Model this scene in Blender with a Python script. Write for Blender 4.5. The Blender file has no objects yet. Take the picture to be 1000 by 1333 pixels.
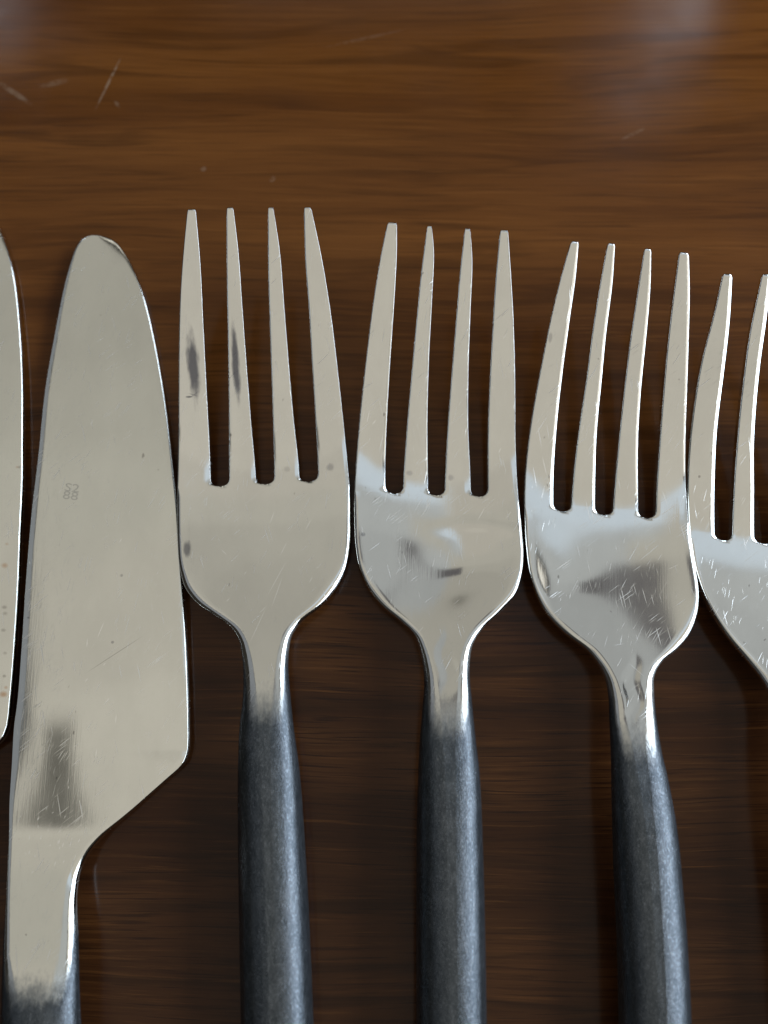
import bpy, bmesh, math, random
import numpy as np
from mathutils import Vector, Matrix

random.seed(7)
S = bpy.context.scene
C = S.collection
R = math.radians

# ------------------------------------------------------------------ camera
MM = 0.001
DIST, TILT, FPX = 0.145, R(10), 1255.0
AIM = Vector((0, 0, 0.003))
CAM = AIM + DIST * Vector((0, -math.sin(TILT), math.cos(TILT)))
FWD = (AIM - CAM).normalized()
RGT = Vector((1, 0, 0))
UPV = RGT.cross(FWD)
cd = bpy.data.cameras.new('camera')
cam = bpy.data.objects.new('camera', cd); C.objects.link(cam)
cam.location = CAM
cam.rotation_euler = (TILT, 0, 0)
cd.sensor_fit = 'VERTICAL'; cd.sensor_height = 36.0
cd.lens = 36.0 * FPX / 1333.0
cd.clip_start = 0.002; cd.clip_end = 50
cd.dof.use_dof = True
cd.dof.focus_distance = 0.1395
cd.dof.aperture_fstop = 11.0
S.camera = cam

# ------------------------------------------------------------------ light
w = bpy.data.worlds.new('World'); S.world = w; w.use_nodes = True
bg = w.node_tree.nodes['Background']
bg.inputs['Color'].default_value = (1.0, 0.93, 0.80, 1)
bg.inputs['Strength'].default_value = 0.03

def area(name, loc, target, sx, sy, radiance, col):
    l = bpy.data.lights.new(name, 'AREA'); l.shape = 'RECTANGLE'
    l.size, l.size_y = sx, sy
    l.energy = radiance * sx * sy * math.pi
    l.color = col
    o = bpy.data.objects.new(name, l); C.objects.link(o)
    o.location = loc
    d = Vector(target) - Vector(loc)
    o.rotation_euler = d.to_track_quat('-Z', 'Y').to_euler()
    return o
WARM, COOL = (1.0, 0.965, 0.875), (0.70, 0.83, 1.0)
CEIL = 1.1
def panel(x0, x1, y0, y1, radiance, col, name='ceiling_and_fill'):
    area(name, ((x0+x1)/2, (y0+y1)/2, CEIL), ((x0+x1)/2, (y0+y1)/2, 0), x1-x0, y1-y0, radiance, col)
CS = 0.55                              # the ceiling is brighter towards the viewer than beyond the table
GREY, PALE = (1.0, 0.98, 0.89), (0.90, 0.96, 1.0)
panel(-.52, .72, -.68, -.20, CS, WARM)
panel(-.52, -.445, -.20, -.05, CS, WARM)
panel(-.455, -.315, -.20, -.05, 0.11, GREY)  # dim patch shaped into the ceiling so the blade reflects dark
panel(-.325, .72, -.20, -.05, CS, WARM)
panel(-.52, .72, -.05, .01, CS, WARM)
panel(-.52, .04, .01, .21, 0.50, WARM)
panel(.04, .72, .01, .025, CS, WARM)
panel(.04, .95, .025, .165, 0.84, (0.74, 0.86, 1.0), 'skylight')
panel(.04, .72, .165, .21, 0.48, PALE)
panel(-.52, .18, .21, .335, 0.47, GREY)
panel(.18, .72, .21, .335, 0.50, PALE)
panel(-.52, .04, .335, .45, 0.43, GREY)
panel(.04, .25, .335, .45, 0.10, (0.9, 0.88, 1.0))  # dim patch shaped into the ceiling for dark reflections in the bowls
panel(.25, .72, .335, .45, 0.46, PALE)
panel(-.52, .18, .45, .76, 0.39, GREY)
panel(.18, .72, .45, .76, 0.41, PALE)
panel(-1.4, -.56, -.7, .76, 0.27, (0.80, 0.88, 1.0), 'ceiling_and_fill')  # added dim fill for the left sides of the handles
panel(.76, 1.25, -.75, -.02, 1.0, WARM, 'side_fill')  # added warm fill so the tine edges catch light, no window known
panel(.80, 1.06, .23, .52, 1.0, WARM, 'side_fill')  # added fill for the bright crescent in the third fork's bowl
panel(.38, .47, .88, 1.02, 8.0, COOL, 'far_window_and_fill')
panel(.32, .40, .77, .88, 5.0, COOL, 'far_window_and_fill')
panel(-.26, .26, .93, 1.2, 1.0, WARM, 'far_window_and_fill')  # added warm fill for the middle fork's crescent, not a known window
panel(-.66, -.53, .88, 1.02, 7.0, COOL, 'far_window_and_fill')
area('window_light', (0.58, 0.12, 0.31), (0, 0.04, 0.02), 1.05, 0.46, 6.2, COOL)

S.view_settings.view_transform = 'Standard'
S.view_settings.look = 'None'
S.view_settings.exposure = 0
S.view_settings.gamma = 1

# ------------------------------------------------------------------ helpers
def tag(o, label=None, cat=None, group=None, kind=None):
    if label: o['label'] = label
    if cat: o['category'] = cat
    if group: o['group'] = group
    if kind: o['kind'] = kind
    return o

def unproject(px, py, z):
    d = FWD + RGT * ((px - 500) / FPX) + UPV * ((666.5 - py) / FPX)
    t = (z - CAM.z) / d.z
    p = CAM + d * t
    return p.x, p.y

class Pchip:
    def __init__(s, xs, ys):
        i = np.argsort(xs); x = np.array(xs, float)[i]; y = np.array(ys, float)[i]
        keep = np.concatenate([[True], np.diff(x) > 1e-9]); x = x[keep]; y = y[keep]
        h = np.diff(x); d = np.diff(y) / h
        m = np.zeros_like(x)
        for k in range(1, len(x) - 1):
            if d[k-1] * d[k] > 0:
                w1 = 2*h[k] + h[k-1]; w2 = h[k] + 2*h[k-1]
                m[k] = (w1 + w2) / (w1/d[k-1] + w2/d[k])
        m[0] = d[0]; m[-1] = d[-1]
        s.x, s.y, s.m = x, y, m
    def __call__(s, q):
        if q <= s.x[0]: return float(s.y[0] + s.m[0]*(q - s.x[0]))
        if q >= s.x[-1]: return float(s.y[-1] + s.m[-1]*(q - s.x[-1]))
        k = int(np.searchsorted(s.x, q) - 1); k = max(0, min(k, len(s.x)-2))
        h = s.x[k+1] - s.x[k]; t = (q - s.x[k]) / h
        return float((2*t**3-3*t**2+1)*s.y[k] + (t**3-2*t**2+t)*h*s.m[k] + (-2*t**3+3*t**2)*s.y[k+1] + (t**3-t**2)*h*s.m[k+1])

class Spline(Pchip):
    """smooth interpolant: slopes from a least-squares parabola through neighbours"""
    def __init__(s, xs, ys):
        Pchip.__init__(s, xs, ys)
        x, y = s.x, s.y
        for k in range(1, len(x)-1):
            h0, h1 = x[k]-x[k-1], x[k+1]-x[k]
            d0, d1 = (y[k]-y[k-1])/h0, (y[k+1]-y[k])/h1
            s.m[k] = (d0*h1 + d1*h0)/(h0+h1)

class Smooth:
    """a profile with its corners eased"""
    def __init__(s, f, lo, hi, sig):
        s.x = np.arange(lo, hi, 0.25); y = np.array([f(v) for v in s.x])
        k = np.exp(-0.5*(np.arange(-40, 41)*0.25/sig)**2); k /= k.sum()
        yp = np.concatenate([y[0] - (y[1]-y[0])*np.arange(40, 0, -1), y, y[-1] + (y[-1]-y[-2])*np.arange(1, 41)])
        s.y = np.convolve(yp, k, 'valid')
        s.f = Spline(s.x[::4], s.y[::4])
    def __call__(s, v): return s.f(v)

class Frame:
    """local frame of one piece of cutlery: s along its length, x across, millimetres"""
    thick = None
    def __init__(f, opx, opy, oz, alpha, prof):
        f.ox, f.oy = unproject(opx, opy, oz*MM)
        f.a = alpha; f.prof = prof
    def local(f, px, py, edge=False):
        s = 0
        for _ in range(25):
            z = f.prof(s)
            if edge and f.thick: z -= 0.5 * f.thick(s) * max(0.0, min(1.0, (-20-s)/18))
            z *= MM
            X, Y = unproject(px, py, z)
            dx, dy = X - f.ox, Y - f.oy
            s = (dx*math.sin(f.a) + dy*math.cos(f.a)) / MM
        x = (dx*math.cos(f.a) - dy*math.sin(f.a)) / MM
        return s, x
    def curve(f, pts):
        q = [f.local(*p, True) for p in pts]
        return Spline([a for a, b in q], [b for a, b in q])

# ------------------------------------------------------------------ node helper
class NT:
    def __init__(n, name):
        n.m = bpy.data.materials.new(name); n.m.use_nodes = True
        n.t = n.m.node_tree; n.t.nodes.clear()
        n.out = n.t.nodes.new('ShaderNodeOutputMaterial')
        n.b = n.t.nodes.new('ShaderNodeBsdfPrincipled')
        n.t.links.new(n.b.outputs[0], n.out.inputs[0])
        n.co = n.t.nodes.new('ShaderNodeTexCoord').outputs['Object']
    def set(n, sock, v):
        if hasattr(v, 'node'): n.t.links.new(v, sock)
        else: sock.default_value = v
    def inp(n, name, v): n.set(n.b.inputs[name], v)
    def math(n, op, a, b=0.0, c=0.0, clamp=False):
        d = n.t.nodes.new('ShaderNodeMath'); d.operation = op; d.use_clamp = clamp
        n.set(d.inputs[0], a); n.set(d.inputs[1], b); n.set(d.inputs[2], c)
        return d.outputs[0]
    def mapping(n, v, scale=(1,1,1), rot=(0,0,0), loc=(0,0,0)):
        d = n.t.nodes.new('ShaderNodeMapping')
        n.set(d.inputs['Vector'], v)
        d.inputs['Scale'].default_value = scale; d.inputs['Rotation'].default_value = rot; d.inputs['Location'].default_value = loc
        return d.outputs[0]
    def noise(n, v, scale=1.0, detail=2.0, rough=0.5, dist=0.0):
        d = n.t.nodes.new('ShaderNodeTexNoise')
        n.set(d.inputs['Vector'], v)
        d.inputs['Scale'].default_value = scale; d.inputs['Detail'].default_value = detail
        d.inputs['Roughness'].default_value = rough; d.inputs['Distortion'].default_value = dist
        return d.outputs['Fac']
    def ramp(n, f, a, b, lo=0.0, hi=1.0, smooth=True):
        d = n.t.nodes.new('ShaderNodeMapRange'); d.interpolation_type = 'SMOOTHSTEP' if smooth else 'LINEAR'
        n.set(d.inputs['Value'], f)
        d.inputs['From Min'].default_value = a; d.inputs['From Max'].default_value = b
        d.inputs['To Min'].default_value = lo; d.inputs['To Max'].default_value = hi
        return d.outputs[0]
    def mix(n, f, a, b):
        d = n.t.nodes.new('ShaderNodeMix'); d.data_type = 'RGBA'
        n.set(d.inputs[0], f); n.set(d.inputs[6], a); n.set(d.inputs[7], b)
        return d.outputs[2]
    def sep(n, v):
        d = n.t.nodes.new('ShaderNodeSeparateXYZ'); n.set(d.inputs[0], v)
        return d.outputs
    def bump(n, h, strength, dist):
        d = n.t.nodes.new('ShaderNodeBump')
        n.set(d.inputs['Height'], h); n.set(d.inputs['Strength'], strength); d.inputs['Distance'].default_value = dist
        return d.outputs[0]
    def spot(n, x, y, rx, ry, soft=0.6, rot=0.0, warp=None):
        if rot:
            v = n.mapping(n.mapping(n.co, loc=(-x/1000, -y/1000, 0)), rot=(0, 0, -rot))
            v = n.mapping(v, (1000/rx, 1000/ry, 0))
        else:
            v = n.mapping(n.co, (1000/rx, 1000/ry, 0), (0,0,0), (-x/rx, -y/ry, 0))
        return n._spot(v, soft, warp)
    def _spot(n, v, soft, warp):
        """soft elliptical mask round a local point in mm"""
        d = n.t.nodes.new('ShaderNodeVectorMath'); d.operation = 'LENGTH'; n.set(d.inputs[0], v)
        L = d.outputs['Value']
        if warp is not None: L = n.math('ADD', L, warp)
        return n.ramp(L, 1 + soft/2, 1 - soft/2)

def steel_nodes(n, seed):
    """colour, roughness, height of worn polished steel"""
    o = (seed*1.7, seed*0.9, 0)
    # short fine scratches in several directions
    tot = None
    for k, (ang, sc) in enumerate(((62, 1.0), (80, 1.3), (105, 0.8), (40, 1.1))):
        v = n.mapping(n.mapping(n.co, rot=(0, 0, R(-ang))), (210*sc, 6500*sc, 0), (0, 0, 0), (o[0]+k*3.1, o[1]+k, 0))
        s = n.ramp(n.noise(v, 1.0, 0.0), 0.735, 0.80)
        v2 = n.mapping(n.co, (220, 220, 220), (0,0,0), (k*5.3+o[0], 1.0, 0))
        s = n.math('MULTIPLY', s, n.ramp(n.noise(v2, 1.0, 1.0), 0.47, 0.62))
        tot = s if tot is None else n.math('MAXIMUM', tot, s)
    scr = tot
    cloud = n.noise(n.mapping(n.co, (120, 60, 120), (0,0,0), o), 1.0, 4.0, 0.6)
    brush = n.noise(n.mapping(n.co, (6500, 160, 100), (0,0,0), o), 1.0, 2.0)
    pits = n.ramp(n.noise(n.mapping(n.co, (900, 700, 900), (0,0,0), o), 1.0, 1.0), 0.77, 0.83)
    return scr, cloud, brush, pits

def make_steel(name, seed, base=(0.80, 0.785, 0.73), rough=0.10, stains_reflections=(), oxide=None):
    n = NT(name)
    scr, cloud, brush, pits = steel_nodes(n, seed)
    col = n.mix(n.ramp(cloud, 0.3, 0.7), tuple(c*0.93 for c in base)+(1,), tuple(base)+(1,))
    col = n.mix(n.math('MULTIPLY', pits, 0.6), col, (0.25, 0.23, 0.21, 1))
    col = n.mix(n.math('MULTIPLY', scr, 0.75), col, (0.95, 0.94, 0.90, 1))
    ro = n.math('ADD', rough, n.math('MULTIPLY', n.math('SUBTRACT', cloud, 0.5), 0.10))
    ro = n.math('ADD', ro, n.math('MULTIPLY', scr, 0.25))
    hgt = n.math('ADD', n.math('MULTIPLY', brush, 0.25), n.math('MULTIPLY', scr, -0.3))
    hgt = n.math('ADD', hgt, n.math('MULTIPLY', n.noise(n.mapping(n.co, (170, 130, 170), (0,0,0), (seed, seed, 0)), 1.0, 1.0), 1.8))
    wn = n.math('MULTIPLY', n.math('SUBTRACT', n.noise(n.mapping(n.co, (1500, 500, 1)), 1.0, 2.0), 0.5), 0.9)
    for st in stains_reflections:
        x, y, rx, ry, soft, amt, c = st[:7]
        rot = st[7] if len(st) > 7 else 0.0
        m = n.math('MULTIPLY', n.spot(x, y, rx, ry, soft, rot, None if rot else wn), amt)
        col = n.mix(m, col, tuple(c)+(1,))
        ro = n.math('ADD', ro, n.math('MULTIPLY', m, 0.12))
    metal = 1.0
    if oxide:
        s1, s2, ku = oxide        # fully polished above s1, fully blackened below s2 (mm)
        xyz = n.sep(n.co)
        q = n.math('MULTIPLY', xyz[1], 1000.0)
        nz = n.noise(n.mapping(n.co, (1500, 700, 1500), (0,0,0), (seed, 0, 0)), 1.0, 4.0, 0.65)
        q = n.math('ADD', q, n.math('MULTIPLY', n.math('SUBTRACT', nz, 0.5), 4.0))
        zz = n.t.nodes.new('ShaderNodeNewGeometry').outputs['Normal']
        nzv = n.sep(zz)[2]
        q = n.math('SUBTRACT', q, n.math('MULTIPLY', n.ramp(nzv, 0.96, 0.6), ku))
        m = n.ramp(q, s1, s2)
        mott = n.noise(n.mapping(n.co, (1300, 420, 1300), (0,0,0), (seed*2, 0, 0)), 1.0, 5.0, 0.7)
        mott2 = n.noise(n.mapping(n.co, (2600, 900, 2600), (0,0,0), (seed*3, 0, 0)), 1.0, 3.0, 0.6)
        dk = n.mix(n.ramp(mott, 0.35, 0.7), (0.056, 0.064, 0.070, 1), (0.100, 0.109, 0.116, 1))
        speck = n.noise(n.mapping(n.co, (4600, 2400, 4600)), 1.0, 2.0, 0.6)
        dk = n.mix(n.math('MULTIPLY', n.ramp(speck, 0.5, 0.72), 0.45), dk, (0.21, 0.225, 0.24, 1))
        worn = n.ramp(mott2, 0.68, 0.78)
        dk = n.mix(n.math('MULTIPLY', worn, 0.35), dk, (0.40, 0.38, 0.32, 1))
        col = n.mix(m, col, dk)
        rdk = n.math('ADD', 0.24, n.math('MULTIPLY', n.math('SUBTRACT', mott, 0.5), 0.20))
        metal = n.math('SUBTRACT', 1.0, n.math('MULTIPLY', m, 0.25))
        d = n.t.nodes.new('ShaderNodeMix'); d.data_type = 'FLOAT'
        n.set(d.inputs[0], m); n.set(d.inputs[2], ro); n.set(d.inputs[3], rdk); ro = d.outputs[0]
        hgt = n.math('ADD', n.math('MULTIPLY', hgt, n.math('SUBTRACT', 1.0, m)), n.math('MULTIPLY', m, n.math('ADD', n.math('MULTIPLY', n.math('ADD', mott, mott2), 0.8), n.math('MULTIPLY', n.noise(n.mapping(n.co, (5200, 2600, 5200)), 1.0, 3.0, 0.7), 4.0))))
    n.inp('Base Color', col); n.inp('Metallic', metal); n.inp('Roughness', ro)
    n.inp('Normal', n.bump(hgt, 0.30, 0.00004))
    return n.m

# ------------------------------------------------------------------ table
# worn marks in the varnish: both ends (photograph pixels, laid onto the table), half width in mm, strength
WEAR = [((155, 80), (128, 135), 0.22, 0.75), ((0, 108), (38, 134), 0.45, 0.5), ((55, 112), (88, 104), 0.5, 0.3),
        ((262, 222), (268, 218), 0.4, 0.35), ((352, 236), (358, 230), 0.4, 0.35), ((150, 132), (156, 140), 0.3, 0.4),
        ((812, 180), (838, 168), 0.3, 0.35), ((430, 60), (520, 40), 0.3, 0.15)]
def wood():
    n = NT('varnished_dark_wood')
    warp = n.noise(n.mapping(n.co, (6, 22, 6)), 1.0, 3.0)
    y = n.math('MULTIPLY', n.math('SUBTRACT', warp, 0.5), 0.012)
    cb = n.t.nodes.new('ShaderNodeCombineXYZ'); n.set(cb.inputs[1], y)
    ad = n.t.nodes.new('ShaderNodeVectorMath'); ad.operation = 'ADD'
    n.set(ad.inputs[0], n.co); n.set(ad.inputs[1], cb.outputs[0])
    v = ad.outputs[0]
    broad = n.noise(n.mapping(v, (5, 60, 1), loc=(0.3, 0.15, 0)), 1.0, 5.0, 0.55)
    fine = n.noise(n.mapping(v, (40, 1500, 1)), 1.0, 6.0, 0.7)
    pores = n.noise(n.mapping(v, (70, 3200, 1)), 1.0, 2.0, 0.5)
    pat = n.noise(n.mapping(n.co, (20, 14, 1)), 1.0, 2.0)
    figure = n.noise(n.mapping(v, (26, 330, 1), loc=(2.2, 0.7, 0)), 1.0, 3.0, 0.5, 0.6)
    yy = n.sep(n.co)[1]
    light_fall = n.ramp(n.math('ADD', yy, n.math('MULTIPLY', n.math('SUBTRACT', pat, 0.5), 0.06)), -0.03, 0.06)   # shade towards the viewer, painted into the wood colour
    lo = n.mix(light_fall, (0.036, 0.0125, 0.0045, 1), (0.094, 0.030, 0.0066, 1))
    hi = n.mix(light_fall, (0.078, 0.029, 0.0095, 1), (0.172, 0.060, 0.0120, 1))
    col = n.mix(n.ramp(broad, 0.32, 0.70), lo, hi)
    col = n.mix(n.math('MULTIPLY', n.ramp(fine, 0.49, 0.62), n.math('SUBTRACT', 0.55, n.math('MULTIPLY', light_fall, 0.33))), col, (0.034, 0.012, 0.005, 1))
    col = n.mix(n.math('MULTIPLY', n.ramp(fine, 0.46, 0.34), n.math('SUBTRACT', 0.38, n.math('MULTIPLY', light_fall, 0.2))), col, n.mix(light_fall, (0.15, 0.058, 0.016, 1), (0.25, 0.096, 0.022, 1)))
    col = n.mix(n.math('MULTIPLY', n.ramp(figure, 0.50, 0.66), 0.55), col, n.mix(light_fall, (0.022, 0.009, 0.004, 1), (0.060, 0.020, 0.0050, 1)))
    pm = n.math('MULTIPLY', n.math('MULTIPLY', n.ramp(pores, 0.57, 0.66), n.ramp(pat, 0.35, 0.65, 0.2, 0.8)), n.math('SUBTRACT', 1.0, n.math('MULTIPLY', light_fall, 0.6)))
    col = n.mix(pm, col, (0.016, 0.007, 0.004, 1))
    for (pa, pb, wdt, amt) in WEAR:
        xa, ya = unproject(pa[0], pa[1], 0); xb, yb = unproject(pb[0], pb[1], 0)
        L = math.hypot(xb-xa, yb-ya)
        m = n.spot((xa+xb)*500, (ya+yb)*500, L*500, wdt, 0.9, math.atan2(yb-ya, xb-xa))
        m = n.math('MULTIPLY', m, n.ramp(n.noise(n.mapping(n.co, (900, 900, 1)), 1.0, 3.0), 0.35, 0.6, 0.1*amt, 0.55*amt))
        col = n.mix(m, col, (0.36, 0.26, 0.17, 1))
    n.inp('Base Color', col)
    sm = n.noise(n.mapping(n.co, (40, 40, 1)), 1.0, 4.0, 0.6)
    n.inp('Roughness', n.ramp(sm, 0.3, 0.75, 0.10, 0.22))
    n.inp('IOR', 1.26)
    n.inp('Normal', n.bump(n.math('MULTIPLY', pm, -1.0), 0.15, 0.00003))
    return n.m

def table():
    bm = bmesh.new()
    bmesh.ops.create_cube(bm, size=1.0)
    bmesh.ops.scale(bm, vec=(1.5, 0.9, 0.03), verts=bm.verts)
    bmesh.ops.translate(bm, vec=(0, 0, -0.015), verts=bm.verts)
    bmesh.ops.bevel(bm, geom=bm.edges[:], offset=0.004, segments=3, affect='EDGES')
    me = bpy.data.meshes.new('table_top'); bm.to_mesh(me); bm.free()
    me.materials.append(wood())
    o = bpy.data.objects.new('table_top', me); C.objects.link(o)
    tag(o, 'dark brown varnished wooden table top with horizontal grain', None, None, 'structure')
    return o
table()

# ------------------------------------------------------------------ strip mesher
class Mesher:
    def __init__(m):
        m.v = []; m.f = []; m.part = []
    def row(m, pts):
        i = len(m.v); m.v += pts; return list(range(i, i + len(pts)))
    def bridge(m, a, b, part):
        k = len(a)
        for i in range(k):
            j = (i + 1) % k
            m.f.append((a[i], a[j], b[j], b[i])); m.part.append(part)
    def cap(m, a, part):
        m.f.append(tuple(a)); m.part.append(part)
    def split(m, names, mats, root, scale=MM):
        bm = bmesh.new()
        vs = [bm.verts.new(Vector(p) * scale) for p in m.v]
        lay = bm.faces.layers.int.new('p')
        for f, p in zip(m.f, m.part):
            u = []
            for i in f:
                if vs[i] not in u: u.append(vs[i])
            if len(u) >= 3:
                try:
                    fc = bm.faces.new(u); fc[lay] = p; fc.smooth = True
                except ValueError: pass
        bmesh.ops.remove_doubles(bm, verts=bm.verts[:], dist=2.5e-6)
        bmesh.ops.recalc_face_normals(bm, faces=bm.faces[:])
        # area-and-angle weighted normals over the whole piece, so that parts join without a visible seam
        nrm = {}
        for v in bm.verts:
            s = Vector((0, 0, 0))
            for f in v.link_faces: s += f.normal * f.calc_area()
            nrm[v.index] = v
        bm.verts.index_update(); bm.normal_update()
        N = []
        for v in bm.verts:
            s = Vector((0, 0, 0))
            for l in v.link_loops: s += l.face.normal * (l.calc_angle() * (l.face.calc_area() ** 0.5))
            N.append(s.normalized() if s.length > 0 else Vector((0, 0, 1)))
        out = []
        for p, name in enumerate(names):
            fs = [f for f in bm.faces if f[lay] == p]
            idx = {}; vv = []; nn = []; ff = []
            for f in fs:
                t = []
                for v in f.verts:
                    if v.index not in idx:
                        idx[v.index] = len(vv); vv.append(v.co.copy()); nn.append(N[v.index])
                    t.append(idx[v.index])
                ff.append(t)
            me = bpy.data.meshes.new(name); me.from_pydata(vv, [], ff); me.update()
            for q in me.polygons: q.use_smooth = True
            me.normals_split_custom_set_from_vertices(nn)
            me.materials.append(mats[p])
            o = bpy.data.objects.new(name, me); C.objects.link(o); o.parent = root
            out.append(o)
        bm.free()
        return out

def section(xl, xr, bl, br, bz, t, zf, nb, fr, ch=0.0):
    """closed loop of (x, z): top from left to right, bottom back; zf(x) = height of the top"""
    top = []; bot = []
    for k in range(nb):
        a = (math.pi/2) * k / nb
        x = xl + bl*(1 - math.cos(a)); d = bz*(1 - math.sin(a))
        top.append((x, d))
    for f in fr: top.append((xl + bl + (xr - br - xl - bl)*f, 0.0))
    for k in range(nb):
        a = (math.pi/2) * (nb - 1 - k) / nb
        x = xr - br*(1 - math.cos(a)); d = ch*0.25*br*math.cos(a)**1.25 + (1-ch)*bz*(1 - math.sin(a))
        top.append((x, d))
    loop = [(x, zf(x) - d) for x, d in top]
    loop += [(x, zf(x) - t + d) for x, d in reversed(top)]
    return loop

# ------------------------------------------------------------------ forks
FORK_PROF = Pchip([-170, -120, -85, -60, -46, -38, -31, -24, -17, -10, -4, 0, 5, 12, 20, 28, 35, 41, 60],
                  [8.5, 9.2, 9.8, 10.3, 10.2, 9.6, 8.4, 6.9, 5.3, 4.2, 3.7, 3.7, 4.3, 6.0, 9.0, 12.6, 15.8, 18.5, 27])
FORK_PROF = Smooth(FORK_PROF, -172, 62, 1.8)
FORK_T = Pchip([-170, -70, -50, -42, -35, -28, -22, -12, 0, 20, 42], [8.4, 8.4, 7.6, 6.2, 4.4, 3.0, 2.3, 1.8, 1.9, 1.6, 1.0])
FORK_B = Pchip([-170, -60, -46, -36, -28, -22, -10, 0], [0.9, 0.88, 0.86, 0.78, 0.56, 0.30, 0.06, 0.05])  # bevel as a share of the half width
DISH = Pchip([-60, -26, -20, -10, 0, 10, 42], [0, 0, 0.7, 1.5, 1.3, 0.5, 0.3])

def build_fork(d, label, dents=(), stains_reflections=(), seed=1.0, dish=1.0):
    a0, a1 = d['slots'][0], d['slots'][2]
    alpha = math.atan2(a1[1]-a0[1], a1[0]-a0[0])
    fr = Frame((a0[0]+a1[0])/2, (a0[1]+a1[1])/2, FORK_PROF(0), alpha, FORK_PROF); fr.thick = FORK_T
    E = [fr.curve(p) for p in d['edges']]            # L1 R1 L2 R2 L3 R3 L4 R4, the outer two to the handle's end
    tips = [(fr.local(*d['edges'][2*i][0])[0] + fr.local(*d['edges'][2*i+1][0])[0]) / 2 for i in range(4)]
    def zf(s):
        def g(x):
            z = FORK_PROF(s) + dish * DISH(s) * (x/13.0)**2
            for dt in dents:
                dx, ds, rx, rs, A = dt[:5]
                if len(dt) > 5:                        # a smooth cup
                    q = ((x-dx+0.5*math.sin(0.45*s+seed))/rx)**2 + ((s-ds+0.5*math.sin(0.4*x+seed))/rs)**2
                    z += A*math.exp(-q); continue
                q = ((x-dx+0.35*math.sin(1.1*s+seed))/rx)**2 + ((s-ds+0.45*math.sin(0.8*x+2*seed)+0.15*math.sin(2.3*x))/rs)**2
                if q < 3: z += A*math.exp(-q*q)
            return z
        return g
    m = Mesher()
    NB = 4
    FLAT = [i/6 for i in range(7)]
    r = 1.15                                          # slots end in an arc of this radius
    sc, sr = [], []
    for k in range(3):
        xa, xb = E[2*k+1](r), E[2*k+2](r)
        sc.append((xa+xb)/2); sr.append((xb-xa)/2)
    def tine_edges(i, s):
        L, Rr = E[2*i](s), E[2*i+1](s)
        hl = hr = 9.0
        if s < r:
            h = math.sqrt(max(0.0, 1-(1-s/r)**2))
            if i > 0: hl = sr[i-1]*h; L = sc[i-1] + hl
            if i < 3: hr = sr[i]*h; Rr = sc[i] - hr
        return L, Rr, hl, hr
    seam = []
    for i in range(4):
        rows = [r*(1-math.cos(math.pi/2*k/9)) for k in range(10)]
        n = 44
        rows += [r + (tips[i]-r-0.5)*k/n for k in range(1, n+1)]
        prev = None
        for s in rows:
            L, Rr, hl, hr = tine_edges(i, s)
            wd = Rr - L
            bl = min(0.22, 0.16*wd, 0.6*hl); br = min(0.62, 0.32*wd, 0.6*hr)
            lp = section(L, Rr, bl, br, min(0.40, 0.5*max(bl, br)+0.1), FORK_T(s), zf(s), NB, FLAT, 1.0)
            cur = m.row([(x, s, z) for x, z in lp])
            if prev is None: seam.append([x for x, z in lp[:len(lp)//2]])
            else: m.bridge(prev, cur, i + 1)
            prev = cur
        # blunt rounded tip
        L, Rr, _, _ = tine_edges(i, tips[i]); c = (L+Rr)/2
        for ds, k, kt in ((0.22, 0.93, 0.9), (0.4, 0.78, 0.75), (0.5, 0.55, 0.5)):
            s = tips[i] - 0.5 + ds; hw = (Rr-L)/2*k; T = FORK_T(s)
            lp = section(c-hw, c+hw, 0.12*hw*2, 0.2*hw*2, 0.2, T*kt, lambda x: zf(s)(x) - T*(1-kt)/2, NB, FLAT, 1.0)
            cur = m.row([(x, s, z) for x, z in lp]); m.bridge(prev, cur, i+1); prev = cur
        m.cap(prev, i+1)
    # bowl, neck and handle: one strip whose columns continue those of the tines
    xs = []
    for col in seam:
        for x in col:
            if not xs or x - xs[-1] > 2e-3: xs.append(x)
    inner = xs[NB:-NB]
    x0, x1 = inner[0], inner[-1]
    frac = [(x-x0)/(x1-x0) for x in inner]
    rows = [0] + [-0.4*k for k in range(1, 126)] + [-50 - 2.2*k for k in range(1, 46)]
    prev = None
    for s in rows:
        L, Rr = E[0](s), E[7](s)
        if s < -146:
            k = max(0.15, math.sqrt(max(0.0, 1-((-146-s)/4.0)**2))); c = (L+Rr)/2; hw = (Rr-L)/2*k; L, Rr = c-hw, c+hw
        else: k = 1
        hw = (Rr-L)/2
        t = FORK_T(s)*k
        b = FORK_B(s)*hw
        if s > -1.5:
            q = -s/1.5
            bl = min(0.22, 0.16*(E[1](0)-E[0](0)))*(1-q) + b*q; br = 0.62*(1-q) + b*q
        else: bl = br = b
        f0 = 0.40
        f1 = min(t/2*0.98, 0.35 + b)
        kk = max(0.0, min(1.0, -s/6.0)); bz = f0*(1-kk) + f1*kk
        z0 = zf(s); off = FORK_T(s)*(1-k)/2
        lp = section(L, Rr, bl, br, bz, t, lambda x: z0(x)-off, NB, frac, 1-kk)
        if s == 0:
            top = [x for x in xs]
            # land exactly on the tines' first row
            zz = [z for x, z in lp[:len(lp)//2]]
            n2 = len(lp)//2
            bot = [z for x, z in lp[n2:]]
            lp = [(x, z) for x, z in zip(top, zz)] + [(x, z) for x, z in zip(reversed(top), bot)]
        cur = m.row([(x, s, z) for x, z in lp])
        if prev is not None: m.bridge(prev, cur, 0 if s > -29 else 5)
        prev = cur
    m.cap(prev, 5)
    root = bpy.data.objects.new('fork', None); C.objects.link(root)
    root.location = (fr.ox, fr.oy, 0); root.rotation_euler = (0, 0, -alpha)
    root.empty_display_size = 0.01
    tag(root, label, 'fork', 'forks laid in a row')
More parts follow.
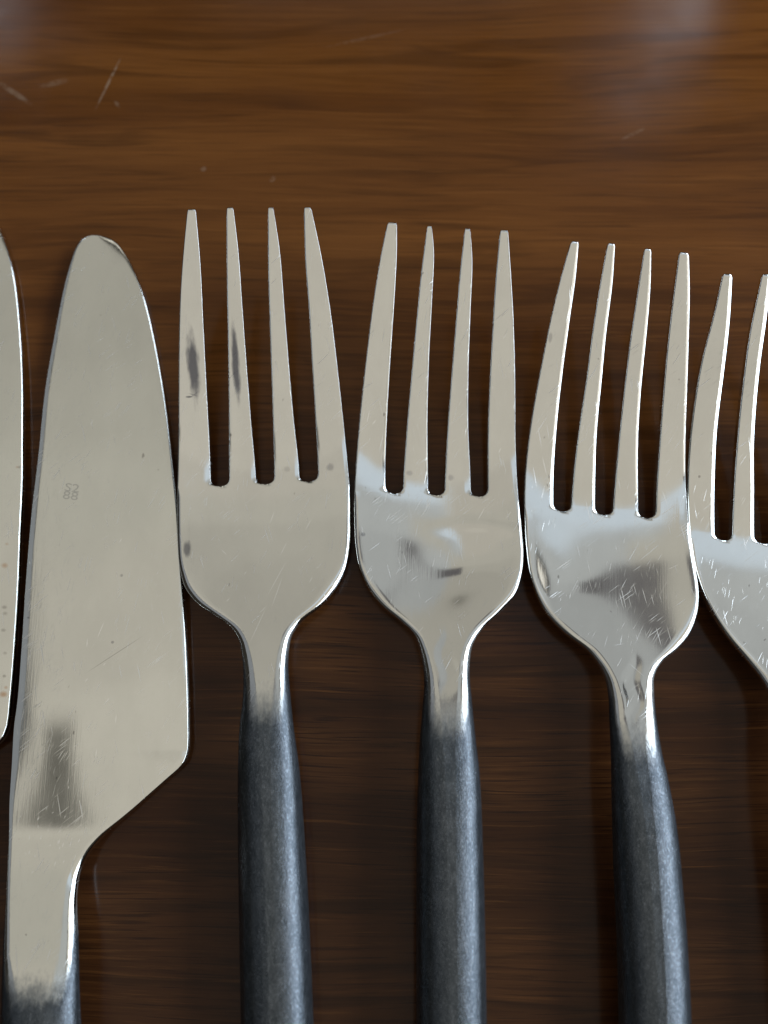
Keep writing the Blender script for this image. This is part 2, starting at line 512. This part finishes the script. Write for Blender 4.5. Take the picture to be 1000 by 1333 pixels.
    st = make_steel('polished_fork_steel', seed, stains_reflections=stains_reflections, oxide=(-28.5, -36.0, 8.0))
    m.split(['head', 'tine', 'tine', 'tine', 'tine', 'handle'], [st]*6, root)
    return root, fr

def ext(p, y=1950):
    (xa, ya), (xb, yb) = p[-2], p[-1]
    return p + [(xb + (xb-xa)/(yb-ya)*(y-yb)*0.6, y)]

F1 = dict(slots=[(286.6,633.5),(344.8,631.7),(401.6,627.5)], edges=[
 ext([(243.4,271),(239.5,310),(235,370),(232.6,460),(232.4,550),(232.2,625),(231.4,660),(231.4,705),(235,744),(242.5,768),(259,787.6),(280,802.6),(298,815.6),(308.5,831),(313.6,852),(315.8,879),(315,912),(311.5,945),(309.8,1000),(309.6,1074),(311,1188),(313.4,1330)]),
 [(254.5,271),(260.5,340),(265,430),(269.5,520),(273.4,595),(274.8,640)],
 [(294.4,268.6),(294.4,340),(296,430),(297.4,520),(298,610),(298.2,640)],
 [(303.4,268.6),(310,325),(315.4,400),(322,490),(328,565),(332.5,616),(333.5,640)],
 [(348.4,268.6),(348.4,340),(351,430),(354,520),(356.5,610),(357,640)],
 [(355.6,268.6),(364,325),(370,400),(376,475),(382,544),(389,610),(390.5,640)],
 [(395,268.6),(397,340),(401.6,400),(406,475),(409.7,535),(413.6,610),(414.2,640)],
 ext([(404.6,268.6),(418,331),(430,403),(440.6,490),(449.6,574),(455.6,640),(457.4,675),(456,714),(449.6,744),(436,768),(415,792),(394,808),(380.6,825),(376,843),(374.6,868),(376.5,894),(382,945),(389.5,998),(397,1093),(402.5,1188),(408.4,1330)])])
F2 = dict(slots=[(513,643),(568.4,646),(624,647)], edges=[
 ext([(504,288.6),(494,339),(485,396),(477.5,456),(470,525),(464.6,585),(461.6,645),(461,675),(462.5,714),(468.5,744),(482,771),(500,792),(521,809),(537.6,825),(545.7,843),(550.5,864),(552.5,888),(550,924),(547,960),(543.5,1036),(542,1150),(542,1330)]),
 [(516.8,288.6),(516.5,330),(513.5,390),(508.4,465),(504,540),(501.5,615),(502,655)],
 [(556,292.5),(548,354),(542,414),(536,480),(529.5,555),(524.7,630),(524,655)],
 [(562,292.5),(564.6,321),(562.5,390),(558.6,465),(556.5,540),(557,624),(557.5,655)],
 [(605,296),(598.5,354),(593,420),(587,495),(581.7,570),(579,630),(578.5,655)],
 [(612,296),(614.7,330),(612.6,405),(610,480),(609.6,555),(612.6,630),(613,655)],
 [(650.7,298.5),(645.6,354),(641.7,414),(638,480),(635,555),(634.4,630),(634.5,655)],
 ext([(661.3,298.5),(665,354),(668.8,426),(670.6,510),(670.9,585),(674,654),(678.7,690),(681,720),(678.7,750),(671,774),(650,799),(629,819),(617,838),(613,858),(612.6,885),(614.5,906),(619.5,960),(624,1000),(628,1074),(631.4,1188),(634,1330)])])
F3 = dict(slots=[(731,666),(786.5,670.7),(842,675)], edges=[
 ext([(743,313.5),(733,348),(718,408),(704.5,474),(692.5,540),(684.4,600),(681.4,645),(681.6,672),(683,712),(688,746),(698.5,776),(715,803),(739,827),(763,845),(778,861.7),(788.6,881),(793.6,905),(794.8,935),(796,980),(796,1032),(798.4,1122),(802.5,1212),(805.6,1331)]),
 [(753.5,313.5),(749.6,360),(742,414),(733,480),(725.5,546),(720.5,615),(720,680)],
 [(791,315.6),(782.6,360),(772,426),(763,495),(754,555),(745.5,630),(742.5,680)],
 [(801,315.6),(797.6,369),(790,429),(783.5,495),(777,564),(775,624),(775,680)],
 [(839,322.5),(830.6,375),(821.6,435),(814,495),(806.6,564),(799.5,645),(797.5,680)],
 [(848,322.5),(847,375),(841,444),(834.5,510),(830.5,585),(830.5,645),(831,690)],
 [(884,327.6),(877,381),(869.6,444),(863.6,510),(858.5,576),(853.7,645),(852.5,690)],
 ext([(896.6,327.6),(898,375),(896.7,435),(894.2,510),(891.8,585),(891.6,645),(895,695),(902.7,740),(907,776),(905.7,800),(896.7,827),(880,848),(862,864),(854.2,880),(853.7,899),(855.7,929),(862,974),(870.5,1018),(879.4,1068),(888.4,1158),(894,1230),(899,1331)])])
def shift(p): return [(x + 212 - (704-(y+38))*0.045, y + 38) for x, y in p]
F4 = dict(slots=[(943,704),(998.5,709),(1053,713)], edges=[
 [(941,355.6),(929.6,407),(914,468),(903.5,529),(897,589.6),(894.8,650),(897,694),(905.7,750),(925,794),(951,833),(975,861),(992,882)] + shift(F3['edges'][0][16:]),
 [(953.5,355.6),(951,407),(942.6,485),(934,555),(930.5,624),(931,720)],
 [(992.6,355.6),(977,429),(966.5,507),(958,598),(954,668),(953,720)],
 [(1003,356),(1000,400),(990.4,472),(982.5,563.5),(982,642),(983,720)],
 shift(F3['edges'][4]), shift(F3['edges'][5]), shift(F3['edges'][6]), shift(F3['edges'][7])])

def at(d, px, py):
    """a photograph pixel in a fork's own millimetres (x, s)"""
    a0, a1 = d['slots'][0], d['slots'][2]
    f = Frame((a0[0]+a1[0])/2, (a0[1]+a1[1])/2, FORK_PROF(0), math.atan2(a1[1]-a0[1], a1[0]-a0[0]), FORK_PROF)
    s, x = f.local(px, py); return x, s
BRIGHT = (0.97, 0.96, 0.92)
def scratch(loc, pa, pb, wd=0.055, amt=0.9, c=BRIGHT):
    (xa, ya), (xb, yb) = loc(*pa), loc(*pb)
    return ((xa+xb)/2, (ya+yb)/2, math.hypot(xb-xa, yb-ya)/2, wd, 0.9, amt, c, math.atan2(yb-ya, xb-xa) or 1e-3)
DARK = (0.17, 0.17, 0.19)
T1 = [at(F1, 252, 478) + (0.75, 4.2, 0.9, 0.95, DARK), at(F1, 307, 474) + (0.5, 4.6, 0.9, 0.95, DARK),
      at(F1, 430, 609) + (0.5, 0.5, 1.0, 0.4, DARK), at(F1, 374, 611) + (0.4, 0.4, 1.0, 0.22, DARK), at(F1, 247, 517) + (0.5, 0.12, 0.6, 0.8, DARK)]  # soft dark ellipses and specks on the tines
l1 = lambda px, py: at(F1, px, py)
l2 = lambda px, py: at(F2, px, py)
l3 = lambda px, py: at(F3, px, py)
T1 += [scratch(l1, a, b) for a, b in (((350,772),(371,734)), ((355,787),(367,753)), ((327,833),(345,794)), ((352,680),(357,667)), ((398,690),(405,677)),
       ((365,723),(373,707)), ((338,798),(346,790)), ((289,716),(295,722)), ((318,748),(321,744)), ((403,758),(407,751)), ((295,783),(299,779)), ((412,740),(416,738)))]
T1 += [scratch(l1, (247,513), (258,516), 0.05, 0.8, DARK), scratch(l1, (249,517), (259,510), 0.05, 0.6, DARK), at(F1, 245, 715) + (0.5, 1.1, 0.9, 0.75, DARK)]  # last spot: dark reflection at the bowl's left edge, painted into the colour
T2 = [at(F2, 533, 616) + (0.5, 0.35, 1.0, 0.28, DARK), at(F2, 587, 622) + (0.4, 0.4, 1.0, 0.3, DARK), at(F2, 473, 697) + (0.3, 0.3, 0.8, 0.5, DARK)]
T3 = [at(F3, 716, 440) + (0.3, 0.6, 0.8, 0.3, DARK)]
T2 += [scratch(l2, a, b) for a, b in (((622,677),(630,663)), ((658,676),(664,668)), ((478,550),(481,536)), ((485,553),(489,548)), ((546,822),(551,816)), ((649,590),(652,584)), ((655,441),(659,436)))]
T3 += [scratch(l3, a, b) for a, b in (((832,730),(852,714)), ((827,837),(837,814)), ((821,865),(838,880)), ((862,641),(867,657)), ((850,838),(862,818)), ((855,730),(860,722)), ((787,842),(791,828)), ((745,770),(752,756)), ((800,840),(812,838)), ((868,742),(880,736)), ((706,597),(711,618)))]
D2 = [at(F2, 612, 747) + (6.4, 5.2, -0.62, 1), at(F2, 625, 688) + (5.5, 1.0, 0.10, 1), at(F2, 583, 862) + (1.3, 4.6, -0.10)]
D3 = [at(F3, 725, 762) + (4.6, 5.6, -0.42, 1), at(F3, 824, 903) + (1.2, 4.6, -0.12)]
build_fork(F1, 'first fork from the left, beside the knife, two dark spots on its left tines', stains_reflections=T1, seed=1.0, dish=0.6)
build_fork(F2, 'middle whole fork, its mirror-like bowl showing light and dark patches', dents=D2, stains_reflections=T2, seed=2.3)
build_fork(F3, 'third fork from the left, its tines leaning to the right', dents=D3, stains_reflections=T3, seed=3.1)
build_fork(F4, 'fork cut off by the right edge of the photograph', seed=4.7, dish=0.45)

# ------------------------------------------------------------------ knives
KN_PROF = Pchip([-150, -80, -40, -30, -22, -12, -5, 9, 40, 90], [9.0, 10.0, 10.4, 10.0, 8.4, 5.6, 4.15, 4.1, 3.2, 2.0])
KN_PROF = Smooth(KN_PROF, -152, 92, 3.6)
KN_T = Pchip([-150, -60, -40, -30, -22, -12, 0, 90], [9, 9, 8.2, 6.4, 4.2, 2.6, 1.8, 1.3])
KN_B = Pchip([-150, -40, -30, -22, -14, -6, 0, 90], [0.9, 0.88, 0.86, 0.78, 0.48, 0.14, 0.03, 0.03])
KL = [(127,305.7),(115,307),(105,313),(98,323),(93,337),(84,370),(71,434.6),(58,510),(48.6,600),(40.5,667.5),(32.4,762),(27,843),(20,924),(17.7,940),(14,999),(11,1058),(8,1117),(4,1164),(1,1205),(-2,1250),(-4,1330)]
KR = [(127.5,305.7),(140,307.5),(151,314),(160,325),(167.5,337),(186.5,383),(203,453),(216,532),(223.8,600),(230,659),(234,721),(239,789),(241.8,843),(244.6,940),(244.8,966),(243.5,980),(236,997.5),(218,1014),(188.6,1040),(159,1066.7),(132.6,1090),(115,1111),(103,1134.5),(97.4,1164),(96.4,1185),(97,1220),(100,1332)]
kfr = Frame(100, 1040, 4.5, R(1.2), KN_PROF); kfr.thick = KN_T
class QCurve:
    """x(s) with a square-root end at the round tip"""
    def __init__(c, pts):
        q = [kfr.local(*p, True) for p in ext(pts)]
        c.s0 = q[0][0]
        c.f = Spline([math.sqrt(max(0, c.s0 - s)) for s, x in q], [x for s, x in q])
    def __call__(c, s): return c.f(math.sqrt(max(0.0, c.s0 - s)))
def build_knife(label):
    L, Rr = QCurve(KL), QCurve(KR)
    s0 = L.s0
    XC = kfr.local(66, 1000)[1]
    m = Mesher()
    fl = [i/24 for i in range(25)]
    rows = [s0 - 6.0*(k/14)**2 for k in range(1, 15)]
    while rows[-1] > -52: rows.append(rows[-1] - 0.45)
    while rows[-1] > -130: rows.append(rows[-1] - 2.2)
    prev = None
    for s in rows:
        a, b = L(s), Rr(s); hw = (b-a)/2
        bb = max(min(0.25, hw*0.4), KN_B(s)*hw)
        t = KN_T(s)
        bz = min(t/2*0.98, 0.3 + KN_B(s)*hw)
        zb = KN_PROF(s)
        k = max(0.0, min(1.0, (s+8)/12))
        cr = 0.004 * max(0.0, min(1.0, (s+4)/11))**1.3 * max(0.0, min(1.0, (46-s)/34))
        def zf(x):
            u = (x-a)/(b-a)
            e = abs(x - XC); e = e*e if e < 6 else 36 + 12*(e-6)      # slightly crowned above the neck
            return zb - k*(0.55*max(0.0, u-0.15)**2) - cr*e
        lb = bb * (0.35 + 0.65*max(0.0, min(1.0, (-20-s)/10)))
        lp = section(a, b, lb, bb, bz, t, zf, 5, fl)
        cur = m.row([(x, s, z) for x, z in lp])
        if prev is None: m.cap(cur, 0)
        else: m.bridge(prev, cur, 0 if s > -26 else 1)
        prev = cur
    m.cap(prev, 1)
    root = bpy.data.objects.new('knife', None); C.objects.link(root)
    root.location = (kfr.ox, kfr.oy, 0); root.rotation_euler = (0, 0, -kfr.a)
    root.empty_display_size = 0.01
    tag(root, label, 'knife', 'knives laid beside the forks')
    lk = lambda px, py: kfr.local(px, py)[::-1]
    marks = [scratch(lk, a, b) for a, b in (((127,829),(135,810)), ((113,842),(113.6,832)), ((149.5,941),(150.5,931)), ((136,916),(141,909)), ((118,553),(121,547)), ((155,706),(158,701)), ((111,887),(114,883)), ((134,866),(137,863)), ((124,985),(125.5,976)), ((96,1120),(99,1112)), ((58,935),(60,931)), ((77,642),(80,637)))]
    marks += [scratch(lk, (118,872), (180,831), 0.05, 0.55, (0.3, 0.29, 0.27)), lk(146,836) + (0.2, 0.2, 0.8, 0.5, DARK), lk(158,749) + (0.2, 0.2, 0.8, 0.4, DARK), lk(37,804) + (0.2, 0.15, 0.8, 0.5, DARK)]
    for k in range(26):
        px, py = random.gauss(70, 22), random.gauss(1085, 32)
        marks.append(scratch(lk, (px, py), (px+random.uniform(0.5, 2.5), py-random.uniform(1.5, 6)), 0.06, 0.85))
    st = make_steel('satin_knife_steel', 6.2, stains_reflections=marks, base=(0.80, 0.79, 0.725), rough=0.10, oxide=(-21.5, -26.5, 8.0))
    m.split(['blade', 'handle'], [st, st], root)
    # the small stamp on the blade: two rows of raised, slightly darker characters
    cu = bpy.data.curves.new('stamp', 'FONT'); cu.body = 'S2\n88'; cu.size = 1.8*MM; cu.space_line = 0.68; cu.align_x = 'CENTER'; cu.extrude = 0.000012; cu.resolution_u = 3
    ob = bpy.data.objects.new('stamp_source', cu)
    C.objects.link(ob)
    me = bpy.data.meshes.new_from_object(ob.evaluated_get(bpy.context.evaluated_depsgraph_get())); me.name = 'maker_stamp'
    bpy.data.objects.remove(ob); bpy.data.curves.remove(cu)
    n = NT('etched_mark'); n.inp('Base Color', (0.63, 0.62, 0.575, 1)); n.inp('Metallic', 1.0); n.inp('Roughness', 0.25)
    me.materials.clear(); me.materials.append(n.m)
    so = bpy.data.objects.new('maker_stamp', me); C.objects.link(so); so.parent = root
    ms, mx = kfr.local(93, 640)
    so.location = (mx*MM, ms*MM, KN_PROF(ms)*MM + 0.000008)
    so.scale = (1.35, 1, 1)
    so.rotation_euler = (math.atan((KN_PROF(ms+1)-KN_PROF(ms-1))/2), 0, R(-6))
    return root
knife = build_knife('whole table knife with a broad rounded blade, left of the forks')
# the other knife carries a few rust and tarnish specks near its edge
def rust():
    RU, TN = (0.50, 0.25, 0.08), (0.22, 0.20, 0.17)
    ang = R(-4.6)
    hx, hy = unproject(8, 929, 4.4*MM); ox, oy = unproject(244.8, 958, 4.4*MM)
    out = []
    for px, py, r, c, a in ((3, 735, .55, RU, .6), (2, 904, .6, RU, .8), (5, 895, .3, RU, .5), (22, 606, .35, TN, .6), (3, 790, .4, TN, .6), (4, 798, .4, TN, .5), (2, 820, .35, TN, .5), (3, 880, .3, TN, .6), (19, 606, .3, RU, .4), (23, 472, .25, TN, .4), (6, 707, .3, RU, .4), (4, 850, .3, TN, .4)):
        X, Y = unproject(px, py, 3.8*MM)
        v = Vector((X-hx, Y-hy, 0)); v.rotate(Matrix.Rotation(-ang, 3, 'Z'))
        dx, dy = v.x + ox - kfr.ox, v.y + oy - kfr.oy
        out.append(((dx*math.cos(kfr.a) - dy*math.sin(kfr.a))/MM, (dx*math.sin(kfr.a) + dy*math.cos(kfr.a))/MM, r*0.8, r*0.6, 1.5, a*0.75, c))
    return make_steel('rust_specked_knife_steel', 9.4, base=(0.80, 0.79, 0.725), rough=0.10, oxide=(-21.5, -26.5, 8.0), stains_reflections=out)
RUSTY = rust()
k2 = knife.copy(); C.objects.link(k2)
tag(k2, 'table knife cut off by the left edge of the photograph')
for ch in knife.children:
    c = ch.copy(); C.objects.link(c); c.parent = k2
    if ch.name == 'maker_stamp': bpy.data.objects.remove(c); continue
    c.material_slots[0].link = 'OBJECT'; c.material_slots[0].material = RUSTY
# turn the copy so that its heel falls where the photograph has it
def place_copy():
    ang = R(-4.6)
    hx, hy = unproject(8, 929, 4.4*MM)               # heel of the copy
    ox, oy = unproject(244.8, 958, 4.4*MM)           # heel of the first
    v = Vector((kfr.ox - ox, kfr.oy - oy, 0)); v.rotate(Matrix.Rotation(ang, 3, 'Z'))
    k2.location = (hx + v.x, hy + v.y, 0); k2.rotation_euler = (0, 0, -kfr.a + ang)
place_copy()
